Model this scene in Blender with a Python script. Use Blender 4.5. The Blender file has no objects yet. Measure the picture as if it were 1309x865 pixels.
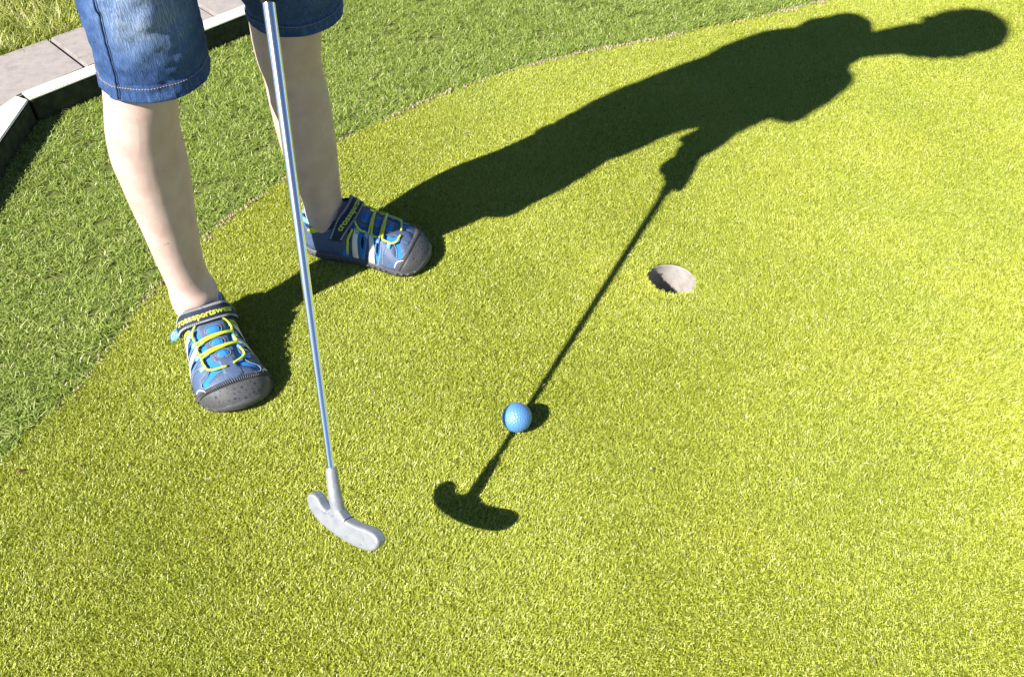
import bpy, bmesh, math, random
import numpy as np
from mathutils import Vector, Matrix
from mathutils.geometry import delaunay_2d_cdt
SC = bpy.context.scene
COL = SC.collection
rng = np.random.default_rng(7)
R = math.radians

# ------------------------------------------------------------------ camera, sun, sky
AZ, EL = R(41.5), R(40.0)                       # where the sunlight travels to, and how steep
SUN = np.array([math.cos(AZ)*math.cos(EL), math.sin(AZ)*math.cos(EL), -math.sin(EL)])
cd = bpy.data.cameras.new("camera"); cam = bpy.data.objects.new("camera", cd); COL.objects.link(cam)
cd.sensor_width = 36; cd.lens = 1150/1309*36; cd.clip_start = .02; cd.clip_end = 600
cam.location = (0, 0, 1.02); cam.rotation_euler = (R(44), 0, 0)
SC.camera = cam
w = bpy.data.worlds.new("World"); SC.world = w; w.use_nodes = True
nt = w.node_tree; sk = nt.nodes.new("ShaderNodeTexSky"); sk.sky_type = 'NISHITA'; sk.sun_disc = False; sk.air_density = .45; sk.dust_density = 0; sk.ozone_density = 2
sk.sun_elevation = EL; sk.sun_rotation = math.atan2(-SUN[0], -SUN[1])
bg = nt.nodes["Background"]; nt.links.new(sk.outputs[0], bg.inputs[0]); bg.inputs[1].default_value = .078
sd = bpy.data.lights.new("sun", 'SUN'); so = bpy.data.objects.new("sun", sd); COL.objects.link(so)
sd.energy = 5.0; sd.angle = R(.53); sd.color = (1, .955, .88)
so.rotation_euler = Vector(SUN).to_track_quat('-Z', 'Y').to_euler(); so.location = (-3, -3, 4)
SC.view_settings.view_transform = 'Standard'; SC.view_settings.look = 'None'
SC.view_settings.exposure = 1.21; SC.view_settings.gamma = 1; SC.view_settings.use_curve_mapping = False
SC.cycles.max_bounces = 8; SC.cycles.diffuse_bounces = 2; SC.cycles.transmission_bounces = 4

# ------------------------------------------------------------------ helpers
def obj(name, me, parent=None):
    o = bpy.data.objects.new(name, me); COL.objects.link(o)
    if parent: o.parent = parent
    return o
def tag(o, label=None, cat=None, group=None, kind=None):
    for k, v in (("label", label), ("category", cat), ("group", group), ("kind", kind)):
        if v: o[k] = v
    return o
def mesh(name, verts, faces, mats, smooth=True, mi=None):
    me = bpy.data.meshes.new(name)
    me.from_pydata([tuple(map(float, v)) for v in verts], [], [tuple(int(i) for i in f) for f in faces])
    for m in (mats if isinstance(mats, (list, tuple)) else [mats]): me.materials.append(m)
    if smooth: me.polygons.foreach_set("use_smooth", [True]*len(me.polygons))
    if mi is not None: me.polygons.foreach_set("material_index", list(mi))
    me.update(); return me
class MB:                                        # collects geometry for ONE mesh
    def __init__(s): s.v, s.f, s.m = [], [], []
    def add(s, v, f, m=0):
        k = len(s.v); s.v += [tuple(map(float, p)) for p in v]
        s.f += [tuple(i+k for i in q) for q in f]; s.m += [m]*len(f)
    def grid(s, P, closed_u=False, closed_v=False, m=0, flip=False):
        P = np.asarray(P, float); nu, nv = P.shape[:2]; F = []
        for i in range(nu if closed_u else nu-1):
            for j in range(nv if closed_v else nv-1):
                a, b = i*nv+j, ((i+1) % nu)*nv+j
                c_, d_ = ((i+1) % nu)*nv+(j+1) % nv, i*nv+(j+1) % nv
                F.append((a, d_, c_, b) if flip else (a, b, c_, d_))
        s.add(P.reshape(-1, 3), F, m)
    def loft(s, rings, m=0, cap0=True, cap1=True):
        rings = np.asarray(rings, float); s.grid(rings, closed_v=True, m=m); n = rings.shape[1]
        for ok, ring, fl in ((cap0, rings[0], False), (cap1, rings[-1], True)):
            if ok:
                cc = ring.mean(0); F = [((i+1) % n, i, n) if fl else (i, (i+1) % n, n) for i in range(n)]
                s.add(list(ring)+[cc], F, m)
    def tube(s, pts, rad, n=10, m=0, caps=True):
        pts = np.asarray(pts, float); rad = np.broadcast_to(rad, len(pts)); T = np.gradient(pts, axis=0)
        T /= np.linalg.norm(T, axis=1)[:, None]+1e-12
        ref = np.array([0, 0, 1.]) if abs(T[0][2]) < .9 else np.array([1., 0, 0]); rings = []
        A = np.cross(T[0], ref); A /= np.linalg.norm(A)
        for p, t, r in zip(pts, T, rad):
            A = A - t*(A@t); A /= np.linalg.norm(A); B = np.cross(t, A)
            rings.append([p+r*(A*math.cos(q)+B*math.sin(q)) for q in np.linspace(0, 2*math.pi, n, endpoint=False)])
        s.loft(rings, m, caps, caps)
    def build(s, name, mats, parent=None, smooth=True, fix=True):
        me = mesh(name, s.v, s.f, mats, smooth, s.m)
        if fix:
            bm = bmesh.new(); bm.from_mesh(me); bmesh.ops.remove_doubles(bm, verts=bm.verts, dist=1e-6)
            bmesh.ops.recalc_face_normals(bm, faces=bm.faces); bm.to_mesh(me); bm.free()
        return obj(name, me, parent)
def pc(xs, ys, x):                                # monotone cubic interpolation
    xs = np.asarray(xs, float); ys = np.asarray(ys, float); x = np.clip(np.asarray(x, float), xs[0], xs[-1])
    h = np.diff(xs); dl = np.diff(ys)/h; m_ = np.zeros_like(ys); m_[0], m_[-1] = dl[0], dl[-1]
    for i in range(1, len(xs)-1):
        m_[i] = 0 if dl[i-1]*dl[i] <= 0 else 2*dl[i-1]*dl[i]/(dl[i-1]+dl[i])
    i = np.clip(np.searchsorted(xs, x)-1, 0, len(xs)-2); t = (x-xs[i])/h[i]
    return ((2*t**3-3*t**2+1)*ys[i]+(t**3-2*t**2+t)*h[i]*m_[i]+(-2*t**3+3*t**2)*ys[i+1]+(t**3-t**2)*h[i]*m_[i+1])
def spline(P, n=24):                              # Catmull-Rom through points
    P = np.asarray(P, float); Q = np.vstack([2*P[0]-P[1], P, 2*P[-1]-P[-2]]); out = []
    for i in range(1, len(Q)-2):
        for t in np.linspace(0, 1, n, endpoint=False):
            a, b, c_, d_ = Q[i-1:i+3]
            out.append(.5*((2*b)+(c_-a)*t+(2*a-5*b+4*c_-d_)*t*t+(3*b-a-3*c_+d_)*t**3))
    out.append(P[-1]); return np.array(out)
def inside(P, poly):
    P = np.asarray(P, float); x, y = P[:, 0], P[:, 1]; r = np.zeros(len(P), bool); poly = np.asarray(poly, float)
    j = len(poly)-1
    for i in range(len(poly)):
        xi, yi = poly[i]; xj, yj = poly[j]
        if yi != yj: r ^= ((yi > y) != (yj > y)) & (x < (xj-xi)*(y-yi)/(yj-yi)+xi)
        j = i
    return r
def vnoise(P, sc, seed=0):                        # smooth value noise, numpy
    P = np.asarray(P, float)*sc; I = np.floor(P).astype(np.int64); F = P-I; F = F*F*(3-2*F); out = 0
    def h(a):
        k = (a[:, 0]*374761393+a[:, 1]*668265263+a[:, 2]*2147483647+seed*144665) & 0xffffffff
        k = ((k ^ (k >> 13))*1274126177) & 0xffffffff; return ((k ^ (k >> 16)) & 0xffff)/65535.
    for dx in (0, 1):
        for dy in (0, 1):
            for dz in (0, 1):
                wgt = (F[:, 0] if dx else 1-F[:, 0])*(F[:, 1] if dy else 1-F[:, 1])*(F[:, 2] if dz else 1-F[:, 2])
                out = out+wgt*h(I+np.array([dx, dy, dz]))
    return out*2-1

# ------------------------------------------------------------------ materials
def mat(name, col, rough=.6, spec=.5, metal=0, sss=0, noise=None, bump=None, sheen=0):
    m = bpy.data.materials.new(name); m.use_nodes = True; n = m.node_tree.nodes; l = m.node_tree.links
    b = n["Principled BSDF"]; b.inputs["Base Color"].default_value = (*col, 1); b.inputs["Roughness"].default_value = rough
    b.inputs["Specular IOR Level"].default_value = spec; b.inputs["Metallic"].default_value = metal
    if sss:
        b.inputs["Subsurface Weight"].default_value = sss; b.inputs["Subsurface Radius"].default_value = (.9, .35, .2)
        b.inputs["Subsurface Scale"].default_value = .006
    if sheen: b.inputs["Sheen Weight"].default_value = sheen
    tc = n.new("ShaderNodeTexCoord")
    if noise:                                     # (scale, second colour, detail)
        t = n.new("ShaderNodeTexNoise"); t.inputs["Scale"].default_value = noise[0]; t.inputs["Detail"].default_value = 6
        l.new(tc.outputs["Object"], t.inputs["Vector"])
        r = n.new("ShaderNodeValToRGB"); r.color_ramp.elements[0].position = .35; r.color_ramp.elements[1].position = .65
        r.color_ramp.elements[0].color = (*col, 1); r.color_ramp.elements[1].color = (*noise[1], 1)
        l.new(t.outputs["Fac"], r.inputs["Fac"]); l.new(r.outputs["Color"], b.inputs["Base Color"])
    if bump:                                      # (scale, strength, distance)
        t = n.new("ShaderNodeTexNoise"); t.inputs["Scale"].default_value = bump[0]; t.inputs["Detail"].default_value = 5
        l.new(tc.outputs["Object"], t.inputs["Vector"])
        bp = n.new("ShaderNodeBump"); bp.inputs["Strength"].default_value = bump[1]; bp.inputs["Distance"].default_value = bump[2]
        l.new(t.outputs["Fac"], bp.inputs["Height"]); l.new(bp.outputs["Normal"], b.inputs["Normal"])
    return m
def blade_mat(name, stops, rough=.45, spec=.4, trans=.25, patch=None):
    m = bpy.data.materials.new(name); m.use_nodes = True; n = m.node_tree.nodes; l = m.node_tree.links
    b = n["Principled BSDF"]; b.inputs["Roughness"].default_value = rough; b.inputs["Specular IOR Level"].default_value = spec
    at = n.new("ShaderNodeAttribute"); at.attribute_name = "rnd"
    r = n.new("ShaderNodeValToRGB"); cr = r.color_ramp
    while len(cr.elements) < len(stops): cr.elements.new(.5)
    for e, (p, c_) in zip(cr.elements, stops): e.position = p; e.color = (*c_, 1)
    l.new(at.outputs["Fac"], r.inputs["Fac"]); src = r.outputs["Color"]
    if patch:
        tc = n.new("ShaderNodeTexCoord"); t = n.new("ShaderNodeTexNoise"); t.inputs["Scale"].default_value = patch[0]
        t.inputs["Detail"].default_value = 3; l.new(tc.outputs["Object"], t.inputs["Vector"])
        mx = n.new("ShaderNodeMix"); mx.data_type = 'RGBA'; mx.blend_type = 'MULTIPLY'; mx.inputs["Factor"].default_value = 1
        r2 = n.new("ShaderNodeValToRGB"); r2.color_ramp.elements[0].position = .3; r2.color_ramp.elements[1].position = .7
        r2.color_ramp.elements[0].color = (*patch[1], 1); r2.color_ramp.elements[1].color = (*patch[2], 1)
        l.new(t.outputs["Fac"], r2.inputs["Fac"]); l.new(src, mx.inputs["A"]); l.new(r2.outputs["Color"], mx.inputs["B"])
        src = mx.outputs["Result"]
    l.new(src, b.inputs["Base Color"])
    if trans:
        tr = n.new("ShaderNodeBsdfTranslucent"); l.new(src, tr.inputs["Color"]); ms = n.new("ShaderNodeMixShader")
        ms.inputs[0].default_value = trans; l.new(b.outputs[0], ms.inputs[1]); l.new(tr.outputs[0], ms.inputs[2])
        l.new(ms.outputs[0], n["Material Output"].inputs["Surface"])
    return m
M_putt = blade_mat("putting_turf", [(0, (.29, .327, .034)), (.4, (.425, .478, .056)), (.9, (.51, .567, .078)), (.97, (.64, .65, .24)), (1, (.82, .78, .52))], .42, .5, .12,
                   (5, (.90, .93, .88), (1.08, 1.04, 1.02)))
M_fringe = blade_mat("fringe_turf", [(0, (.085, .13, .014)), (.3, (.225, .315, .046)), (.8, (.35, .445, .09)), (.93, (.46, .52, .16)), (1, (.74, .72, .42))], .45, .3, .2)
M_lawn = blade_mat("lawn_grass", [(0, (.16, .20, .03)), (.45, (.38, .45, .06)), (.75, (.56, .58, .14)), (1, (.72, .64, .38))], .4, .5, .3)
M_puttbase = mat("putting_base", (.125, .145, .015), .9, .1, noise=(900, (.20, .23, .023)))
M_fringebase = mat("fringe_base", (.07, .09, .02), .9, .1, noise=(500, (.14, .16, .05)))
M_soil = mat("soil", (.10, .075, .045), .95, .1, noise=(40, (.09, .13, .03)), bump=(60, .5, .01))
M_lawnbase = mat("lawn_soil", (.10, .075, .04), .95, .1, noise=(60, (.12, .15, .02)), bump=(120, .6, .01))
M_sand = mat("seam_sand", (.42, .34, .22), .9, .2, noise=(300, (.25, .2, .14)))
M_kerb = mat("kerb_paint", (.84, .81, .69), .7, .3, noise=(55, (.76, .73, .60)), bump=(220, .35, .002))
M_darktimber = mat("dark_timber", (.030, .034, .016), .9, .15, noise=(70, (.055, .062, .030)), bump=(160, .5, .003))  # near-black colour of the kerb board below the cream capping
M_pave = mat("concrete_slab", (.335, .30, .28), .85, .25, noise=(48, (.28, .25, .235)), bump=(500, .4, .002))
M_cup = mat("cup_plastic", (.36, .335, .32), .6, .25, noise=(60, (.27, .245, .225)), bump=(400, .2, .001))
M_cupin = M_cup
M_ball = mat("ball_blue", (.085, .235, .50), .46, .9)
M_chrome = mat("chrome", (.93, .93, .94), .06, .5, 1, bump=(60, .03, .001))
_n = M_chrome.node_tree; _g = _n.nodes.new("ShaderNodeBsdfAnisotropic"); _g.inputs["Roughness"].default_value = .25; _g.inputs["Color"].default_value = (.9, .9, .9, 1)
_m = _n.nodes.new("ShaderNodeMixShader"); _m.inputs[0].default_value = .38
_n.links.new(_n.nodes["Principled BSDF"].outputs[0], _m.inputs[1]); _n.links.new(_g.outputs[0], _m.inputs[2]); _n.links.new(_m.outputs[0], _n.nodes["Material Output"].inputs["Surface"])
M_alu = mat("cast_aluminium", (.38, .39, .43), .46, .5, .5, noise=(90, (.32, .33, .36)), bump=(180, .2, .0012))
M_black = mat("black_paint", (.012, .012, .012), .6, .3)
M_grip = mat("grip_rubber", (.02, .02, .022), .8, .3, bump=(600, .5, .001))
M_skin = mat("skin", (.60, .445, .395), .5, .35, sss=.06, noise=(34, (.53, .365, .315)), bump=(900, .12, .0006))
M_hair = mat("hair", (.12, .07, .03), .5, .4, bump=(250, .8, .004))
M_shirt = mat("shirt_cotton", (.55, .12, .10), .9, .2, bump=(900, .3, .001))
M_eye = mat("eye_white", (.8, .8, .8), .15, .5)
M_navy = mat("shoe_navy", (.058, .092, .175), .55, .4, noise=(150, (.078, .115, .205)), bump=(1500, .25, .0006))
M_navydk = mat("shoe_dark_navy", (.022, .028, .055), .7, .3, bump=(1800, .3, .0005))
M_blue = mat("shoe_blue_mesh", (.03, .22, .62), .7, .3, bump=(2200, .9, .0008))
M_bluetrim = mat("shoe_blue_trim", (.12, .33, .70), .5, .4)
M_white = mat("shoe_white_band", (.72, .72, .62), .55, .4)
M_yel = mat("shoe_yellow", (.60, .68, .05), .5, .4)
M_stitch = mat("shoe_stitch", (.42, .44, .46), .7, .3)
M_rubber = mat("shoe_rubber", (.058, .059, .063), .55, .45, noise=(300, (.078, .077, .077)), bump=(900, .2, .0008))
M_slot = mat("shoe_slot", (.006, .007, .010), .9, .1)
M_orange = mat("orange_thread", (.36, .24, .13), .7, .3)
def wear(m, scale, lo, hi, col):
    n = m.node_tree; pb = n.nodes['Principled BSDF']; src = pb.inputs['Base Color'].links[0].from_socket
    t = n.nodes.new('ShaderNodeTexNoise'); t.inputs['Scale'].default_value = scale; t.inputs['Detail'].default_value = 8; t.inputs['Roughness'].default_value = .7
    tc = n.nodes.new('ShaderNodeTexCoord'); n.links.new(tc.outputs['Object'], t.inputs['Vector'])
    r = n.nodes.new('ShaderNodeValToRGB'); r.color_ramp.elements[0].position = lo; r.color_ramp.elements[1].position = hi
    r.color_ramp.elements[0].color = (1, 1, 1, 1); r.color_ramp.elements[1].color = (*col, 1)
    x = n.nodes.new('ShaderNodeMix'); x.data_type = 'RGBA'; x.blend_type = 'MULTIPLY'; x.inputs['Factor'].default_value = 1
    n.links.new(t.outputs['Fac'], r.inputs['Fac']); n.links.new(src, x.inputs['A']); n.links.new(r.outputs['Color'], x.inputs['B']); n.links.new(x.outputs['Result'], pb.inputs['Base Color'])
wear(M_kerb, 34, .60, .72, (.80, .80, .64)); wear(M_pave, 26, .54, .68, (.80, .77, .74)); wear(M_cup, 45, .62, .74, (.75, .68, .62)); wear(M_rubber, 160, .60, .68, (1.3, 1.25, 1.15)); wear(M_alu, 70, .60, .66, (.72, .72, .74))
M_twig = mat("dry_leaf", (.16, .09, .055), .8, .2, noise=(300, (.24, .15, .10)))
M_straw = mat("dry_straw", (.62, .54, .34), .7, .3)
M_pale = mat("pale_chip", (.5, .45, .40), .8, .3)
def denim():
    m = bpy.data.materials.new("denim"); m.use_nodes = True; n = m.node_tree.nodes; l = m.node_tree.links
    b = n["Principled BSDF"]; b.inputs["Roughness"].default_value = .85; b.inputs["Specular IOR Level"].default_value = .2
    b.inputs["Sheen Weight"].default_value = 0
    at = n.new("ShaderNodeAttribute"); at.attribute_name = "wear"
    tc = n.new("ShaderNodeTexCoord"); mp = n.new("ShaderNodeMapping"); mp.inputs["Scale"].default_value = (1000, 1000, 80)
    l.new(tc.outputs["Object"], mp.inputs["Vector"])
    t = n.new("ShaderNodeTexNoise"); t.inputs["Scale"].default_value = 1; t.inputs["Detail"].default_value = 3; l.new(mp.outputs[0], t.inputs["Vector"])
    t2 = n.new("ShaderNodeTexNoise"); t2.inputs["Scale"].default_value = 45; t2.inputs["Detail"].default_value = 5; l.new(tc.outputs["Object"], t2.inputs["Vector"])
    def mth(op, a, bb):
        q = n.new("ShaderNodeMath"); q.operation = op
        for i, x in enumerate((a, bb)):
            if isinstance(x, (int, float)): q.inputs[i].default_value = x
            else: l.new(x, q.inputs[i])
        return q.outputs[0]
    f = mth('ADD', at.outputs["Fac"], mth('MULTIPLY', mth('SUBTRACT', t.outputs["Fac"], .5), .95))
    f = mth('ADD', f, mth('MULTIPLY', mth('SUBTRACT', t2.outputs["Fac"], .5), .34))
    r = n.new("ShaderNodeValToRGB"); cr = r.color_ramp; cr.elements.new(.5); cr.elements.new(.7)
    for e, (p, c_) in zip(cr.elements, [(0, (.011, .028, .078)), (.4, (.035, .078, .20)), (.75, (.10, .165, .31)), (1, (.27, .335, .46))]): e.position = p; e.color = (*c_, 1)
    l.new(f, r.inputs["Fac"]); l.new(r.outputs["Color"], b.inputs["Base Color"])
    bp = n.new("ShaderNodeBump"); bp.inputs["Strength"].default_value = .7; bp.inputs["Distance"].default_value = .0015
    l.new(mth('ADD', t.outputs["Fac"], t2.outputs["Fac"]), bp.inputs["Height"]); l.new(bp.outputs["Normal"], b.inputs["Normal"])
    return m
M_denim = denim()

# ------------------------------------------------------------------ ground: sheets, seam, hole
HOLE = np.array([.268, 1.125]); HR = .0430
BND = spline([(-.74, -.6), (-.78, -.1), (-.76, .4), (-.714, .751), (-.652, .891), (-.602, 1.089), (-.547, 1.241), (-.438, 1.408), (-.351, 1.534),
              (-.158, 1.711), (.08, 1.861), (.357, 1.97), (.659, 2.099), (1.05, 2.30), (1.6, 2.75), (2.3, 3.6)], 10)
KERB_IN = [(-.975, -.6), (-.975, 1.607), (-.627, 1.965), (.15, 2.77), (.8, 3.6)]
putt_poly = list(map(tuple, BND))+[(3.2, 3.6), (3.2, -.6)]
fringe_poly = list(map(tuple, BND))+KERB_IN[::-1]
ZB = -.0056                                       # the backing under the pile; blade tips end near z = 0
def sheet(name, poly, z, m, hole=False, step=None):
    V = [Vector(p) for p in poly]; F = [list(range(len(V)))]; E = []
    if hole:
        k = len(V); V += [Vector((HOLE[0]+HR*math.cos(a), HOLE[1]+HR*math.sin(a))) for a in np.linspace(0, 2*math.pi, 64, endpoint=False)]
        E = [(k+i, k+(i+1) % 64) for i in range(64)]
    v, e, f, *_ = delaunay_2d_cdt(V, E, F, 1, 1e-7)
    if hole:
        f = [q for q in f if not all(math.hypot(v[i][0]-HOLE[0], v[i][1]-HOLE[1]) < HR+1e-4 for i in q)]
    me = mesh(name, [(p[0], p[1], z) for p in v], f, m, False); bm = bmesh.new(); bm.from_mesh(me)
    bmesh.ops.recalc_face_normals(bm, faces=bm.faces)
    if sum(q.normal.z for q in bm.faces) < 0: bmesh.ops.reverse_faces(bm, faces=bm.faces)
    bm.to_mesh(me); bm.free(); return obj(name, me)
g = sheet("ground", [(-150, -150), (150, -150), (150, 300), (-150, 300)], -.03, M_soil, True); tag(g, kind="structure")
g = sheet("putting_green", putt_poly, ZB, M_puttbase, True); tag(g, kind="structure")
g = sheet("turf_surround", fringe_poly, ZB-.0005, M_fringebase); tag(g, kind="structure")

def blades(name, P, z0, h, wd, lean, curl, m, segs=1, label=None, cat=None, tip=.25, bias=None, width_pow=1):
    n = len(P); phi = rng.uniform(0, 2*math.pi, n); hh = rng.uniform(*h, n); ww = rng.uniform(*wd, n)*.5
    ln = rng.uniform(*lean, n); ld = rng.uniform(0, 2*math.pi, n)
    D = np.stack([np.cos(ld)*ln, np.sin(ld)*ln, np.zeros(n)], 1)
    if bias is not None: D[:, 0] += bias[0]; D[:, 1] += bias[1]
    Q = np.column_stack([P, np.zeros(n)]); D[:, 0] += .28*vnoise(Q, 4.5, 31); D[:, 1] += .28*vnoise(Q, 4.5, 32)
    W = np.stack([np.cos(phi), np.sin(phi), np.zeros(n)], 1)*ww[:, None]
    cv = rng.uniform(*curl, n); cdir = np.stack([np.cos(phi+1.57), np.sin(phi+1.57), np.zeros(n)], 1)
    base = np.column_stack([P, np.full(n, z0)]); rows = []
    for k in range(segs+1):
        t = k/segs
        C = base+D*(hh*t)[:, None]+cdir*(cv*hh*t*t)[:, None]+np.array([0, 0, 1.])*(hh*t*(1-.35*np.abs(cv)*t))[:, None]
        ws = 1-(1-tip)*t**width_pow
        rows += [C-W*ws, C+W*ws]
    V = np.stack(rows, 1).reshape(-1, 3); nv = 2*(segs+1)
    q = np.concatenate([np.array([[2*k, 2*k+1, 2*k+3, 2*k+2]]) for k in range(segs)])
    F = (np.arange(n)[:, None, None]*nv+q[None]).reshape(-1, 4)
    me = bpy.data.meshes.new(name); me.vertices.add(len(V)); me.vertices.foreach_set("co", V.astype(np.float32).ravel())
    me.loops.add(F.size); me.loops.foreach_set("vertex_index", F.astype(np.int32).ravel())
    me.polygons.add(len(F)); me.polygons.foreach_set("loop_start", np.arange(len(F), dtype=np.int32)*4)
    a = me.attributes.new("rnd", 'FLOAT', 'FACE'); a.data.foreach_set("value", np.repeat(rng.uniform(0, 1, n), segs).astype(np.float32))
    me.materials.append(m); me.update()
    return tag(obj(name, me), label, cat, None, "stuff")
def scatter(box, dens): 
    n = int((box[1]-box[0])*(box[3]-box[2])*dens)
    return np.column_stack([rng.uniform(box[0], box[1], n), rng.uniform(box[2], box[3], n)])
def view_mask(P, extra):                          # dense where the photo looks, thinner outside it
    return (np.abs(P[:, 0]) < .44+.40*P[:, 1]+extra) & (P[:, 1] < 2.35) & (P[:, 1] > .36)
P = scatter((-1.0, 3.0, -.3, 3.4), 680000)
keep = view_mask(P, .12) | (rng.uniform(0, 1, len(P)) < .06); P = P[keep]
P = P[inside(P, putt_poly) & (np.hypot(P[:, 0]-HOLE[0], P[:, 1]-HOLE[1]) > HR+.0006)]
ra = np.concatenate([rng.uniform(0, 2*math.pi, 1200), AZ+math.pi+rng.uniform(-1.3, 1.3, 1600)]); rr_ = HR+rng.uniform(.0004, .0045, 2800); P = np.vstack([P, HOLE+np.column_stack([np.cos(ra)*rr_, np.sin(ra)*rr_])])  # extra blades round the rim, denser sunward to deepen shade in the cup
P = P[(P[:, 0] < 2.4) | (rng.uniform(0, 1, len(P)) < .4)]
blades("putting_turf", P, ZB-.0005, (.0036, .0060), (.0007, .0012), (.1, 1.2), (-.7, .7), M_putt, 1,
       "short yellow green artificial turf blades of the putting surface", "turf", .55)
ra = AZ+math.pi+rng.uniform(-1.3, 1.3, 1500); rr_ = HR+rng.uniform(.0002, .0036, 1500)  # taller sunward blades, added to widen the shadow inside the cup
blades("hole_shade_turf", HOLE+np.column_stack([np.cos(ra)*rr_, np.sin(ra)*rr_]), ZB-.0005, (.0050, .0104), (.0009, .0015), (.05, .45), (-.4, .4), M_putt, 1,
       "taller turf blades added along the near left rim to shade the hole", "turf", .5, bias=(.22, .2))
P = scatter((-1.0, 1.4, .0, 3.0), 190000); P = P[inside(P, fringe_poly)]
P = P[view_mask(P, .06) | (rng.uniform(0, 1, len(P)) < .3)]
jit = vnoise(np.column_stack([P, np.zeros(len(P))]), 60, 3)
d2 = np.min(np.hypot(P[:, None, 0]-BND[None, ::3, 0], P[:, None, 1]-BND[None, ::3, 1]), 1) if len(P) < 400000 else np.ones(len(P))
P = P[(jit > -.45) & ((d2 > .02) | (rng.uniform(0, 1, len(P)) < .75))]
blades("fringe_turf", P, ZB-.001, (.008, .0135), (.0010, .0018), (.1, 1.2), (-1.5, 1.5), M_fringe, 3,
       "longer mid green artificial turf blades bordering the putting surface", "turf", .35, width_pow=2)

# sandy seam between the two turfs
seam = MB()
acc = np.concatenate([[0], np.cumsum(np.hypot(*np.diff(BND, axis=0).T))])
for k in range(1500):
    s_ = rng.uniform(.6, 4.2); x = np.interp(s_, acc, BND[:, 0]); y = np.interp(s_, acc, BND[:, 1])
    if vnoise([[x, y, 0]], 9, 5)[0] < -.05 and rng.uniform() < .8: continue
    r = rng.uniform(.001, .0034); x += rng.normal(0, .0035)+.003; y += rng.normal(0, .0035)-.003
    a = rng.uniform(0, 6.28, 5); q = [(x+r*math.cos(t)*rng.uniform(.6, 1.4), y+r*math.sin(t)*rng.uniform(.6, 1.4), -.002+rng.uniform(-.0015, .0015)) for t in np.linspace(0, 6.28, 6)[:5]]
    seam.add(q+[(x, y, .0012+r*.4)], [(i, (i+1) % 5, 5) for i in range(5)])
o = seam.build("seam_sand", M_sand, smooth=False); tag(o, "sandy grit showing along the seam between the two turfs", "sand", None, "stuff")

# ------------------------------------------------------------------ kerb, slabs, lawn
def prism(name, poly, z0, z1, m, bev=.003, jitter=0, cuts=0):
    bm = bmesh.new(); b = [bm.verts.new((x, y, z0)) for x, y in poly]; t = [bm.verts.new((x, y, z1)) for x, y in poly]; n = len(poly)
    bm.faces.new(b[::-1]); bm.faces.new(t)
    for i in range(n): bm.faces.new((b[i], b[(i+1) % n], t[(i+1) % n], t[i]))
    bmesh.ops.recalc_face_normals(bm, faces=bm.faces)
    bmesh.ops.bevel(bm, geom=list(bm.edges), offset=bev, segments=2, affect='EDGES')
    me = bpy.data.meshes.new(name); bm.to_mesh(me); bm.free(); me.materials.append(m); return obj(name, me)
KT = .050
def kerb(poly, lab):
    t = bpy.data.objects.new("kerb_timber", None); COL.objects.link(t); t.location = (*np.mean(poly, 0), 0)
    tag(t, lab, "kerb", "cream topped kerb timbers round the turf"); cen = np.mean(poly, 0)
    for nm, z0, z1, m, gr in (("board", -.05, KT-.0052, M_darktimber, 0), ("capping", KT-.005, KT, M_kerb, .0012)):
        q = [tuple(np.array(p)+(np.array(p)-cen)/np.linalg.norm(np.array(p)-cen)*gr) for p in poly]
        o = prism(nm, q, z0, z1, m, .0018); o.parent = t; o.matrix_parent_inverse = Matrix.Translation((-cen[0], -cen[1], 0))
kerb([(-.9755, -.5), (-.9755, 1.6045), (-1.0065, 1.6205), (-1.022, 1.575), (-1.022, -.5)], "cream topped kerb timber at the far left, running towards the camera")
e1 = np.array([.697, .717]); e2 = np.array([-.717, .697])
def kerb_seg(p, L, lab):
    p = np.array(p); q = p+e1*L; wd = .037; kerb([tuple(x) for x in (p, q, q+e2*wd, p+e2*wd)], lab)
kerb_seg((-.9725, 1.6085), .86, "cream topped kerb timber with black side passing behind the denim shorts")
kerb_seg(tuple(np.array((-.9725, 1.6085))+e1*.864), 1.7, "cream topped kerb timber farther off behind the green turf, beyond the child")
s1 = np.array([.7071, .7071]); s2 = np.array([-.7071, .7071]); J0 = np.array([-.908, 1.7485])
SZ = .042; SW = .178; SLn = .3215
labs = {-1: None, 0: "grey concrete slab left of the shorts, beside the kerb corner", 1: "grey concrete slab hidden mostly behind the denim shorts",
        2: "grey concrete slab seen between the two trouser legs", 3: "grey concrete slab beyond the child, farthest along the path"}
for k in range(1, 9):
    a = J0+s1*(SLn*(k-1)+.003); b = J0+s1*(SLn*k-.003)
    o = prism("paving_stone", [a, b, b+s2*SW, a+s2*SW], -.03, SZ, M_pave, .003)
    tag(o, labs.get(k, "grey concrete slab at the far end of the path behind the child"), "paving slab", "grey slabs along the kerb")
a = J0-s1*.003
o = prism("paving_stone", [a, a+s2*SW, a+s2*SW-s1*.33, (-1.026, 1.40), (-1.026, 1.58), (-1.012, 1.632)], -.03, SZ, M_pave, .003)
tag(o, labs[0], "paving slab", "grey slabs along the kerb")
far0 = J0+s2*(SW+.004)
end_ = J0-s1*.003+s2*(SW+.004)-s1*.334
lawn_poly = [tuple(far0+s1*9), tuple(end_), (-1.03, 1.396), (-1.03, -3), (-9, -3), (-9, 12)]
LZ = .022
g = sheet("lawn", lawn_poly, LZ, M_lawnbase); tag(g, kind="structure")
P = scatter((-2.1, .3, -.2, 3.4), 60000); P = P[inside(P, lawn_poly)]
dd = (P-far0)@s2; P = P[(dd < .55)]; jn = vnoise(np.column_stack([P, np.zeros(len(P))]), 25, 9); P = P[jn > -.5]
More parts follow.
